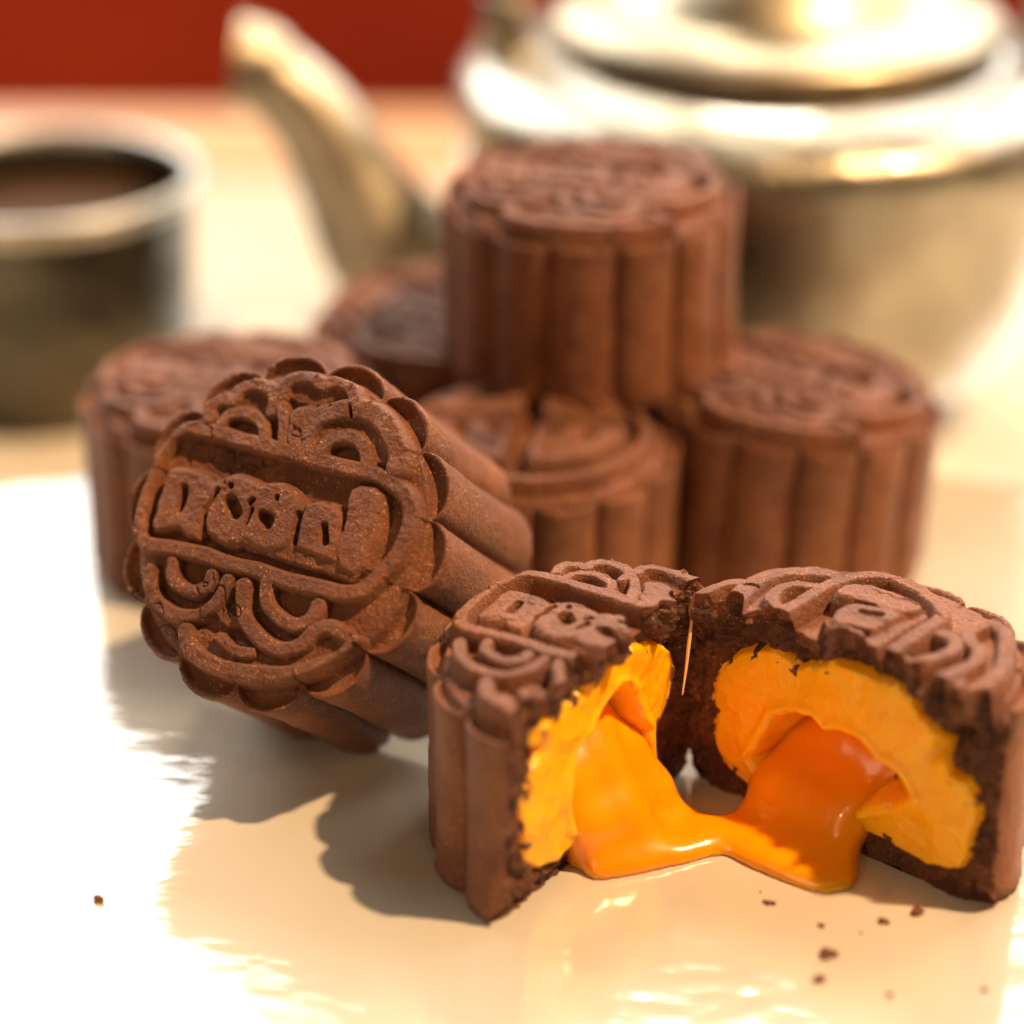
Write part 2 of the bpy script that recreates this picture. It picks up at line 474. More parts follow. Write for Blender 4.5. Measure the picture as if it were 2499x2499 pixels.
def design_main():
    Hh = np.zeros(GX.shape); L = np.ones(GX.shape, int)
    nk = 8; kinds = dict(KIND)
    def put(name, h):
        nonlocal Hh, nk
        if name not in kinds:
            kinds[name] = nk; nk += 1
        k = kinds[name]
        if k: L[(h > Hh) & (h > 0.03)] = k
        Hh = np.maximum(Hh, h)
    for nm, pts in FILLS:
        m = inside(WX, WY, curve(list(pts) + [pts[0]], 3))
        d = seg_dist(WX, WY, list(pts) + [pts[0]])
        sd = np.where(m, d, 0)
        if nm.startswith('letter'): sd = np.where(m, d + 0.018, np.clip(0.018 - d, 0, 1))
        put(nm, (0.178 * np.sqrt(sstep(0, 0.05, sd)) if nm.startswith('letter') else 0.085 * sstep(0, 0.03, sd)))
    for nm, w, pts in RIDGES:
        d = seg_dist(WX, WY, curve(pts, 3))
        hh = 0.165
        if nm.startswith('letter'): hh = 0.185
        if nm == 'lettermass': hh = 0.13
        put(nm, hh * rp(d, w * (0.93 if nm.startswith('letter') else 0.86)))
    for w, pts in HOLES:
        d = seg_dist(WX, WY, pts)
        Hh = Hh - (Hh + 0.01) * sstep(w * 1.05, w * 0.45, d)
    return Hh, L, kinds, nk

DH, DL, KINDS, NK = design_main()
PET = [v for k, v in KINDS.items() if v >= 8]

def design_block():
    """second mould pattern: four raised panels parted by a radiating cross of grooves"""
    Hh = np.zeros(GX.shape); L = np.ones(GX.shape, int)
    q = np.hypot(GX, GY); an = np.arctan2(WY, WX)
    ring = 0.13 * rp(np.abs(q - 0.80), 0.05)
    Hh = np.maximum(Hh, ring); L[ring > 0.03] = 2
    for k in range(4):
        a0 = -math.pi + k * 2 * math.pi / 4 + 0.35
        da = np.abs((an - a0 - math.pi / 4 + math.pi) % (2 * math.pi) - math.pi)
        side = np.minimum(q * np.sin(np.clip(math.pi / 4 - da, 0, 1)) - 0.055, np.minimum(q - 0.12, 0.70 - q))
        h = 0.20 * rp(np.clip(0.06 - side, 0, 1), 0.06, 0.8) * (side > 0)
        pit = sstep(0.07, 0.10, side) * (0.5 + 0.5 * np.sin(q * 30)) * 0.09
        L[(h > Hh) & (h > 0.03)] = 3 + k
        Hh = np.maximum(Hh, h - pit)
    return Hh, L
BH, BL = design_block()

def sample(G, u, v):
    x = np.clip((u + 1.02) / 2.04 * (NG - 1), 0, NG - 1.001); y = np.clip((v + 1.02) / 2.04 * (NG - 1), 0, NG - 1.001)
    i = x.astype(int); j = y.astype(int); fx = x - i; fy = y - j
    return (G[i, j] * (1 - fx) + G[i + 1, j] * fx) * (1 - fy) + (G[i, j + 1] * (1 - fx) + G[i + 1, j + 1] * fx) * fy

def sample_l(G, u, v):
    x = np.clip(np.rint((u + 1.02) / 2.04 * (NG - 1)), 0, NG - 1).astype(int); y = np.clip(np.rint((v + 1.02) / 2.04 * (NG - 1)), 0, NG - 1).astype(int)
    return G[x, y]

NFL = 14
DSC = 1.055
CUSP = R(17.0)
def outline(th, depth=0.12):
    t = ((th - CUSP) / (2 * math.pi) * NFL) % 1.0
    x = np.abs(2 * t - 1)
    return 1.0 - depth + depth * np.sqrt(np.clip(1 - x ** 2.05, 0, 1))

def top_height(u, v, q, block=False, du=0.0, relief=1.0):
    """height (cm) of the moulded top above its plateau; q = radius / outline radius"""
    u = u * DSC; v = v * DSC; rr = np.hypot(u, v)
    g = sample(BH if block else DH, u + du, v)
    g = g * sstep(0.965, 0.94, rr)
    moat = -0.15 * sstep(0.935, 0.965, rr) * sstep(1.0, 0.955, q)
    lip = 0.045 * np.exp(-((q - 0.972) / 0.018) ** 2)
    dome = 0.05 * (1 - np.clip(q, 0, 1) ** 2)
    return g * relief + moat + lip + dome

def cake_mesh(Rr, h, seed, nth, nr, nz, th0=0.0, th1=2 * math.pi, block=False, du=0.0, hfun=None, jag=None, relief=1.0, flare=0.0, depth=0.115):
    global DSC
    DSC = 1.08 if Rr > 2.15 else 1.055
    full = abs(th1 - th0 - 2 * math.pi) < 1e-6
    th = np.linspace(th0, th1, nth, endpoint=not full)
    ro = outline(th, depth) * Rr
    wob = 1 + 0.010 * np.sin(th * 2 + seed) + 0.006 * np.sin(th * 3 + 2 * seed)
    ro = ro * wob
    rows = []
    info = []
    qs = np.concatenate([np.linspace(0.0, 0.86, nr), np.linspace(0.86, 1.0, 24)[1:]])
    qs[0] = 0.0005
    for q in qs:
        # flute shape fades in towards the rim so the centre is evenly sampled
        k = sstep(0.0, 1.0, np.float64(q)) if q < 1 else 1
        rad = q * (Rr * 0.955 * wob * (1 - k) + ro * k)
        x = rad * np.cos(th); y = rad * np.sin(th)
        qq = rad / ro
        z = h + top_height(x / Rr, y / Rr, qq, block, du, relief) - 0.035 * sstep(0.965, 1.0, qq)
        rows.append(np.stack([x, y, z], -1)); info.append(0)
    # rounded shoulder, side, rounded foot
    sh = [(1.004, -0.07), (1.006, -0.12), (1.0, -0.18)]
    for f, dz in sh:
        rows.append(np.stack([ro * f * np.cos(th), ro * f * np.sin(th), np.full(nth, h) + dz], -1)); info.append(1)
    for i in range(1, nz):
        t = i / nz
        f = 1.0 - 0.012 * math.sin(t * math.pi) + 0.012 * t + flare * t * t
        zz = (h - 0.18) * (1 - t) + 0.10 * t
        rows.append(np.stack([ro * f * np.cos(th), ro * f * np.sin(th), np.full(nth, zz)], -1)); info.append(1)
    for f, zz in [(1.0 + flare, 0.10), (0.998 + flare, 0.05), (0.975 + flare, 0.012), (0.94, 0.0), (0.5, 0.0), (0.001, 0.0)]:
        rows.append(np.stack([ro * f * np.cos(th), ro * f * np.sin(th), np.full(nth, zz)], -1)); info.append(1)
    V = np.array(rows)                       # rows x nth x 3
    nrow = len(rows)
    q = np.hypot(V[..., 0], V[..., 1]) / Rr
    P = V.copy()
    # organic unevenness
    rad = np.stack([V[..., 0], V[..., 1], V[..., 2] * 0], -1)
    rl = np.linalg.norm(rad, axis=-1, keepdims=True); rl[rl < 1e-4] = 1; rad = rad / rl
    n_lo = fbm(P, 0.9, seed + 5, 3); n_mid = fbm(P, 5.0, seed + 9, 4); n_hi = fbm(P, 16.0, seed + 13, 3, 0.6)
    s_ = np.array(info)[:, None]
    side = (0.035 * n_lo + 0.013 * n_mid + 0.010 * n_hi)
    V = V + rad * (side * np.where(s_ == 1, 1, sstep(0.75, 1.0, q)))[..., None]
    lift = 0.035 * n_lo + 0.022 * n_mid + 0.016 * n_hi
    ck = fbm(P, 1.5, seed + 31, 4); ck2 = fbm(P, 0.8, seed + 33, 2)
    crack = np.exp(-(ck / 0.012) ** 2) * sstep(0.12, 0.3, ck2)
    lift = lift - 0.045 * crack
    V[..., 2] += np.where(s_ == 0, lift, lift * sstep(h * 0.8, h, P[..., 2]))
    # foot crumbs: the bottom edge is ragged
    V = V + rad * (0.05 * np.clip(fbm(P, 7, seed + 21, 3), 0, 1) * sstep(0.35, 0.05, P[..., 2]) * (P[..., 2] > 0.008) * (s_ == 1))[..., None]
    if hfun is not None:
        V[..., 2] *= hfun(P[..., 0], P[..., 1])
    if jag is not None:
        V = jag(V, P)
    i = np.arange(nrow - 1)[:, None]
    if full:
        j = np.arange(nth)[None, :]; j2 = (j + 1) % nth
    else:
        j = np.arange(nth - 1)[None, :]; j2 = j + 1
    F = np.stack([i * nth + j, (i + 1) * nth + j, (i + 1) * nth + j2, i * nth + j2], -1).reshape(-1, 4)
    fi = np.repeat(np.array(info[1:])[:, None], F.shape[0] // (nrow - 1), 1).ravel()
    Pf = P.reshape(-1, 3); c = Pf[F].mean(1)
    lab = sample_l(BL if block else DL, c[:, 0] / Rr * DSC + du, c[:, 1] / Rr * DSC)
    lab = np.where(np.hypot(c[:, 0], c[:, 1]) / Rr * DSC > 0.955, 1, lab)
    lab = np.where(fi == 1, 0, lab)
    return V, F, lab, nrow, nth

PARTS_MAIN = [(0, 'fluted_side'), (1, 'moulded_top'), (2, 'border_frame'), (3, 'letter'), (4, 'letter'), (5, 'letter'), (6, 'letter'), (7, 'letter')] + [(k, 'petal') for k in PET]
PARTS_BLOCK = [(0, 'fluted_side'), (1, 'moulded_top'), (2, 'border_frame')] + [(k, 'raised_panel') for k in range(3, 9)]

def cake(name, label, loc, rotm, seed, Rr=2.03, h=2.5, nth=420, nr=80, nz=24, block=False, mat='pastry', group='whole chocolate mooncakes on the plate', cat='mooncake', **kw):
    t = thing(name, label, cat, loc, None, group)
    t.rotation_mode = 'QUATERNION'
    t.rotation_quaternion = rotm.to_quaternion()
    V, F, lab, _, _ = cake_mesh(Rr, h, seed, nth, nr, nz, block=block, **kw)
    V = V.reshape(-1, 3)
    N = vertex_normals(V, F)
    mats = {n: M[mat] for n in ('fluted_side', 'moulded_top', 'border_frame', 'letter', 'petal', 'raised_panel')}
    split(PARTS_BLOCK if block else PARTS_MAIN, lab, V, F, N, mats, t)
    return t

def rotz(a): return Matrix.Rotation(R(a), 3, 'Z')
def rx(a): return Matrix.Rotation(R(a), 3, 'X')
def ry(a): return Matrix.Rotation(R(a), 3, 'Y')

# leaning cake, its face turned to the camera: frame axes measured on its face
n = Vector((-0.36717, -0.678233, 0.636543)).normalized()
u = Vector((0.871982, -0.489197, -0.018261)); u = (u - n * u.dot(n)).normalized()
v = n.cross(u)
Mt = Matrix((u, v, n)).transposed()
face_c = Vector((-2.74159, -4.470125, 3.26904))
HT = 2.72
base = face_c - n * HT
cake('mooncake', 'chocolate mooncake leaning on its edge with its lettered top facing the camera', base, Mt, 3, Rr=2.17, h=HT - 0.10, nth=900, nr=190, nz=60, relief=1.15, flare=0.0, depth=0.135)

cake('mooncake', 'top mooncake, standing on the pile above all the others', (1.12, 2.74, 2.50), rx(1.5) @ rotz(-22), 11, Rr=2.13, h=2.42, nth=640, nr=100, nz=26, relief=1.35)
cake('mooncake', 'mooncake with raised panels under the top one, between the leaning cake and the right one', (0.22, 0.12, 0), rotz(-28), 17, Rr=2.08, h=2.22, nth=640, nr=100, nz=26, block=True, relief=1.9)
cake('mooncake', 'rightmost mooncake of the pile, tilted beside the teapot', (3.88, 1.45, 0.0), ry(3.5) @ rotz(-36), 23, Rr=2.04, h=2.42, nth=640, nr=100, nz=26, relief=1.35)
cake('mooncake', 'leftmost mooncake, standing upright behind the leaning one near the cup', (-3.92, 1.35, 0), rotz(-20), 31, Rr=2.08, h=2.45, nth=640, nr=100, nz=26, relief=1.35)
cake('mooncake', 'mooncake at the back of the pile, half hidden behind the top one near the spout', (-0.92, 4.05, 0), rx(2) @ rotz(-30), 37, Rr=2.06, h=2.48, nth=480, nr=80, nz=20, relief=1.35)

# ------------------------------------------------------------------ the two halves of the opened cake
R_CUST = [(1.18, 0.18), (1.4, 0.25), (1.62, 0.41), (1.76, 0.75), (1.81, 1.12), (1.79, 1.45), (1.7, 1.74), (1.55, 1.96), (1.32, 2.12), (1.09, 2.18), (0.86, 2.19), (0.68, 2.1), (0.4, 2.26), (0.13, 2.40), (-0.14, 2.42), (-0.42, 2.40), (-0.7, 2.42), (-0.93, 2.27), (-1.16, 2.1), (-1.36, 1.88), (-1.49, 1.62), (-1.70, 1.6), (-1.83, 1.4), (-1.86, 1.12), (-1.80, 0.82), (-1.72, 0.42), (-1.58, 0.33), (-1.13, 0.30), (-0.34, 0.28), (0.4, 0.25)]
R_CAV = [(1.24, 0.68), (1.11, 1.01), (0.92, 1.36), (0.7, 1.52), (0.44, 1.56), (0.24, 1.45), (0.02, 1.54), (-0.29, 1.54), (-0.47, 1.37), (-0.66, 1.37), (-0.86, 1.27), (-1.01, 1.1), (-0.76, 0.83), (-0.43, 0.70), (-0.14, 0.48), (0.4, 0.4), (1.0, 0.42)]
L_CUST = [(-0.59, 0.34), (-0.96, 0.32), (-1.24, 0.34), (-1.44, 0.57), (-1.56, 1.0), (-1.58, 1.53), (-1.45, 1.77), (-1.27, 1.85), (-1.27, 2.0), (-1.45, 2.1), (-1.35, 2.22), (-1.1, 2.26), (-0.59, 2.26), (-0.22, 2.34), (-0.1, 2.44), (0.32, 2.38), (0.75, 2.34), (1.1, 2.26), (1.48, 1.96), (1.54, 1.68), (1.46, 1.39), (1.29, 1.14), (1.12, 0.92), (1.1, 0.49), (0.9, 0.30), (0.2, 0.28)]
L_CAV = [(0.3, 2.02), (0.04, 1.85), (-0.2, 1.66), (-0.45, 1.5), (-0.62, 1.25), (-0.7, 0.97), (-0.6, 0.6), (-0.3, 0.42), (0.8, 0.4), (0.98, 0.7), (0.98, 1.1), (0.82, 1.35), (0.72, 1.69), (0.5, 1.9)]

def J_fun(s, z, seed, hs=1.0):
    P = np.stack([s, z, s * 0 + seed], -1)
    a = 0.10 * fbm(P, 1.3, seed, 2) + 0.055 * fbm(P, 4.0, seed + 3, 3) + 0.032 * fbm(P, 13.0, seed + 6, 3, 0.6)
    torn = np.clip(1 - np.abs(fbm(np.stack([s, s * 0, s * 0 + seed], -1), 1.9, seed + 8, 3)) * 3.2, 0, 1) ** 2
    a = a + 0.17 * sstep(1.35, 1.85, s) * sstep(0.25, 0.7, z)
    a = a * (1 - 0.7 * sstep(1.55, 1.9, -s)) - 0.12 * sstep(1.7, 2.0, -s) * sstep(0.35, 0.05, z)
    return a + 0.28 * torn * sstep(2.05, 2.55, z) - 0.06 * sstep(0.25, 0.0, z)

def half(name, label, mid, ang, Rr, h, seed, left, cust, cav, du, hf):
    sgn = 1.0 if left else -1.0            # outward direction of the cut along local x
    t = thing(name, label, 'mooncake half', (mid[0], mid[1], 0.0), (0, 0, R(ang)), 'halves of the opened mooncake')
    nth = 620
    th0, th1 = (math.pi / 2, 1.5 * math.pi) if left else (-math.pi / 2, math.pi / 2)
    def jag(V, P):
        # V rows x nth x 3 ; move the material near the cut
        dist = np.abs(P[..., 0])
        f = np.exp(-(dist / 0.16) ** 1.5)
        j = J_fun(V[..., 1], V[..., 2], seed)
        V[..., 0] += sgn * j * f
        return V
    V, F, lab, nrow, ncol = cake_mesh(Rr, h, seed, nth, 190, 56, th0, th1, du=du, hfun=hf, jag=jag, relief=1.6, depth=0.11)
    Vf = V.reshape(-1, 3)
    N = vertex_normals(Vf, F)
    mats = {n_: M['pastry2'] for n_ in ('fluted_side', 'moulded_top', 'border_frame', 'letter', 'petal')}
    split(PARTS_MAIN, lab, Vf, F, N, mats, t)
    # cut face
    ntop = 190 + 23
    colp, coln = (0, -1) if left else (-1, 0)       # +y side column, -y side column
    sp, zp = V[:ntop, colp, 1], V[:ntop, colp, 2]
    sn, zn = V[:ntop, coln, 1], V[:ntop, coln, 2]
    ss = np.concatenate([sn[::-1], sp[1:]]); zt = np.concatenate([zn[::-1], zp[1:]])
    # resample densely but keep the end points
    xs = np.linspace(ss[0], ss[-1], 520); zt = np.interp(xs, ss, zt)
    def side_r(col, z):
        zz = V[ntop:-4, col, 2]; rr = np.abs(V[ntop:-4, col, 1])
        o = np.argsort(zz)
        return np.interp(z, zz[o], rr[o])
    nw = 300
    w = np.linspace(0, 1, nw)
    Sg, Wg = np.meshgrid(xs, w, indexing='ij')
    Z = Wg * zt[:, None]
    rs_p = side_r(colp, Z) / max(sp[-1], 1e-6); rs_n = side_r(coln, Z) / max(-sn[-1], 1e-6)
    e = np.abs(Sg) / np.where(Sg > 0, sp[-1], -sn[-1])
    k = sstep(0.6, 1.0, e)
    Sx = Sg * (1 + (np.where(Sg > 0, rs_p, rs_n) - 1) * k * sstep(1.0, 0.9, Wg))
    Sx = Sx * (1 - 0.035 * sstep(0.8, 1.0, e) * sstep(0.25, 0.0, Z))
    P3 = np.stack([Sx, Z, Sx * 0], -1)
    wv = 0.05 * fbm(P3, 3.0, seed + 40, 3); wv2 = 0.05 * fbm(P3, 3.2, seed + 44, 3); fine = 0.014 * fbm(P3, 11, seed + 46, 2)
    X, Y = Sx + wv + fine, Z + wv2 + fine
    m = inside(X, Y, cust); d = seg_dist(X, Y, cust + [cust[0]])
    sd = np.where(m, d, -d)
    m2 = inside(Sx + wv, Z + wv2, cav); d2 = seg_dist(Sx + wv, Z + wv2, cav + [cav[0]])
    sd2 = np.where(m2, d2, -d2)
    j = J_fun(Sx, Z, seed)
    crumbs = 0.075 * np.clip(fbm(P3, 7.0, seed + 50, 3), -0.6, 1) + 0.045 * fbm(P3, 20.0, seed + 52, 2)
    jc = j + (crumbs - 0.05) * sstep(0.0, 0.10, np.minimum(zt[:, None] - Z, np.minimum(Z + 0.02, 0.1 + 0 * Z)))
    ridge = 1 - np.abs(fbm(P3, 2.6, seed + 60, 3)) * 2.2
    cu = 0.10 * fbm(P3, 1.3, seed, 2) + 0.022 * ridge + 0.007 * fbm(P3, 9.0, seed + 62, 3) + 0.02
    lip = 0.05 * np.exp(-((sd2 + 0.06) / 0.07) ** 2)
    cu = cu + lip - 0.78 * sstep(0.0, 0.20, sd2)
    b = sstep(-0.02, 0.05, sd)
    off = jc * (1 - b) + cu * b - 0.05 * np.exp(-(sd / 0.035) ** 2)
    # cracks between the crust and the filling
    if left:
        cr = np.exp(-(((Sx + 1.22) / 0.10) ** 2 + ((Z - 1.93) / 0.13) ** 2))
        off = off - 0.16 * cr
    else:
        cr = np.exp(-(((Sx + 1.42 + (Z - 1.95) * 0.8) / 0.14) ** 2 + ((Z - 1.98) / 0.25) ** 2))
        cr += 0.5 * np.exp(-(((Sx + 1.80) / 0.03) ** 2 + ((Z - 0.18) / 0.12) ** 2))
        off = off - 0.30 * np.clip(cr, 0, 1)
    edge = np.minimum(sstep(0.0, 0.03, zt[:, None] - Z), 1)
    off = j * (1 - edge) + off * edge
    CV = np.stack([sgn * off, Sx, Z], -1).reshape(-1, 3)
    ni = xs.size
    i = np.arange(ni - 1)[:, None]; jj = np.arange(nw - 1)[None, :]
    if left:
        CF = np.stack([i * nw + jj, (i + 1) * nw + jj, (i + 1) * nw + jj + 1, i * nw + jj + 1], -1).reshape(-1, 4)
    else:
        CF = np.stack([i * nw + jj, i * nw + jj + 1, (i + 1) * nw + jj + 1, (i + 1) * nw + jj], -1).reshape(-1, 4)
    cl = (sd.reshape(-1)[CF].mean(1) > 0.0).astype(int)
    # stray cocoa crumbs smeared on the custard
    sm = fbm(P3, 5.5, seed + 80, 3)
    cl = np.where((sm.reshape(-1)[CF].mean(1) > 0.36) & (sd.reshape(-1)[CF].mean(1) < 0.14) & (sd2.reshape(-1)[CF].mean(1) < -0.1), 0, cl)
    band = (zt[:, None] - Z) - 0.17 - 0.10 * fbm(P3, 2.4, seed + 90, 3)
    cl = np.where((band.reshape(-1)[CF].mean(1) < 0) & (cl == 0), 2, cl)
    CN = vertex_normals(CV, CF)
    split([(0, 'broken_crust'), (1, 'custard_filling'), (2, 'torn_edge')], cl, CV, CF, CN, {'torn_edge': M['pastry2'], 'broken_crust': M['crumb'], 'custard_filling': M['custard']}, t,
          {'broken_crust': 'dark crumbly crust along the break', 'custard_filling': 'yellow custard filling around a runny hollow'})
    return t

L_MID, L_ANG = (1.025, -6.25), -34.74
R_MID, R_ANG = (3.75, -6.185), 47.2
hl = half('mooncake_half', 'left half of the opened mooncake, its cut face turned to the right', L_MID, L_ANG, 2.0, 2.48, 53, True, L_CUST, L_CAV, 0.0,
          lambda x, y: 1.0 + 0.035 * y / 1.95)
hr = half('mooncake_half', 'right half of the opened mooncake, its wide custard face turned to the left', R_MID, R_ANG, 2.14, 2.50, 61, False, R_CUST, R_CAV, 0.12,
          lambda x, y: 1.0 - 0.01 * y / 2.1)

# thin dried strand stretched between the halves, hanging from the left one
def tube(pts, rad, seg=12, n=8):
    p = np.array(curve(pts, n)) if len(pts[0]) == 2 else None
    P = np.array(pts, float)
    out = []; rr = []
    for i in range(len(P) - 1):
        p0 = P[max(i - 1, 0)]; p1 = P[i]; p2 = P[i + 1]; p3 = P[min(i + 2, len(P) - 1)]
        for k in range(n):
            t = k / n
            out.append(0.5 * ((2 * p1) + (-p0 + p2) * t + (2 * p0 - 5 * p1 + 4 * p2 - p3) * t * t + (-p0 + 3 * p1 - 3 * p2 + p3) * t ** 3))
            rr.append(rad[i] * (1 - t) + rad[i + 1] * t)
    out.append(P[-1]); rr.append(rad[-1])
    C = np.array(out); rr = np.array(rr)
    T = np.gradient(C, axis=0); T /= np.linalg.norm(T, axis=1, keepdims=True)
    up = np.array([0.13, 0.97, 0.2]); A = np.cross(T, up); A /= np.linalg.norm(A, axis=1, keepdims=True); B = np.cross(T, A)
    a = np.linspace(0, 2 * math.pi, seg, endpoint=False)
    V = C[:, None] + rr[:, None, None] * (np.cos(a)[None, :, None] * A[:, None] + np.sin(a)[None, :, None] * B[:, None])
    m = len(C)
    F = [(i * seg + j, i * seg + (j + 1) % seg, (i + 1) * seg + (j + 1) % seg, (i + 1) * seg + j) for i in range(m - 1) for j in range(seg)]
    V = np.concatenate([V.reshape(-1, 3), C[:1], C[-1:]])
    F += [(m * seg, (j + 1) % seg, j, j) [:3] for j in range(seg)] + [(m * seg + 1, (m - 1) * seg + j, (m - 1) * seg + (j + 1) % seg) for j in range(seg)]
    return V, F

def to_local(V, mid, ang):
    c, s_ = math.cos(R(ang)), math.sin(R(ang))
    x = V[:, 0] - mid[0]; y = V[:, 1] - mid[1]
    return np.stack([c * x + s_ * y, -s_ * x + c * y, V[:, 2]], -1)

V, F = tube([(2.10, -4.98, 2.60), (2.085, -5.08, 2.35), (2.055, -5.18, 2.1), (2.03, -5.26, 1.85), (1.985, -5.38, 1.52)], [0.034, 0.019, 0.024, 0.018, 0.008])
mesh_obj('stretched_strand', to_local(V, L_MID, L_ANG), F, M['thread'], hl)

# ------------------------------------------------------------------ molten yolk: a smooth implicit surface
def frame_pt(mid, ang, sgn, p):
    a = R(ang)
    ux, uy = math.cos(a), math.sin(a); vx, vy = -uy, ux
    s_, z, o = p
    return np.array([mid[0] + s_ * vx + sgn * o * ux, mid[1] + s_ * vy + sgn * o * uy, z])

LP = lambda *p: frame_pt(L_MID, L_ANG, 1, p)
RP = lambda *p: frame_pt(R_MID, R_ANG, -1, p)
CAPS = []
def chain(fn, pts):
    for a, b in zip(pts[:-1], pts[1:]):
        CAPS.append((fn(*a[:3]), fn(*b[:3]), a[3], b[3]))
# left half
chain(LP, [(0.42, 1.80, -0.70, .14), (0.35, 1.40, -0.58, .30), (0.22, 0.95, -0.36, .40), (0.15, 0.40, 0.08, .38), (0.2, 0.0, 0.45, .28)])
chain(LP, [(0.68, 1.20, -0.50, .22), (0.76, 0.80, -0.24, .28), (0.85, 0.35, 0.10, .26), (0.8, 0.0, 0.3, .2)])
chain(LP, [(-0.2, 1.30, -0.60, .20), (-0.32, 0.90, -0.40, .28), (-0.32, 0.45, -0.06, .24), (-0.30, 0.08, 0.16, .22)])
# right half
chain(RP, [(-0.80, 1.05, -0.78, .20), (-0.30, 0.95, -0.84, .33), (0.4, 0.95, -0.84, .36), (0.95, 0.85, -0.70, .26)])
chain(RP, [(0.95, 0.62, -0.50, .24), (0.95, 0.36, -0.10, .24), (0.9, 0.05, 0.18, .24)])
chain(RP, [(0.4, 0.75, -0.66, .34), (0.4, 0.42, -0.16, .30), (0.35, 0.02, 0.30, .28)])
chain(RP, [(0.68, 0.68, -0.56, .26), (0.68, 0.38, -0.14, .26), (0.6, 0.02, 0.25, .26)])
chain(RP, [(0.12, 0.70, -0.62, .30), (0.12, 0.38, -0.14, .27), (0.1, 0.02, 0.36, .26)])
chain(RP, [(-0.15, 0.65, -0.60, .26), (-0.08, 0.36, -0.12, .24), (-0.10, 0.02, 0.35, .24)])
POOL = [(0.80, -6.80), (0.93, -6.96), (1.15, -6.93), (1.5, -6.82), (1.97, -6.64), (2.42, -6.46), (2.68, -6.68), (3.09, -7.0), (3.43, -7.2), (3.73, -7.18), (3.91, -7.0), (3.97, -6.68), (3.98, -6.2), (3.3, -5.5), (2.9, -5.25), (2.76, -5.5), (2.6, -5.68), (2.42, -5.74), (2.23, -5.68), (2.02, -5.45), (1.84, -5.25), (1.65, -5.0), (1.40, -5.25), (0.6, -6.4)]

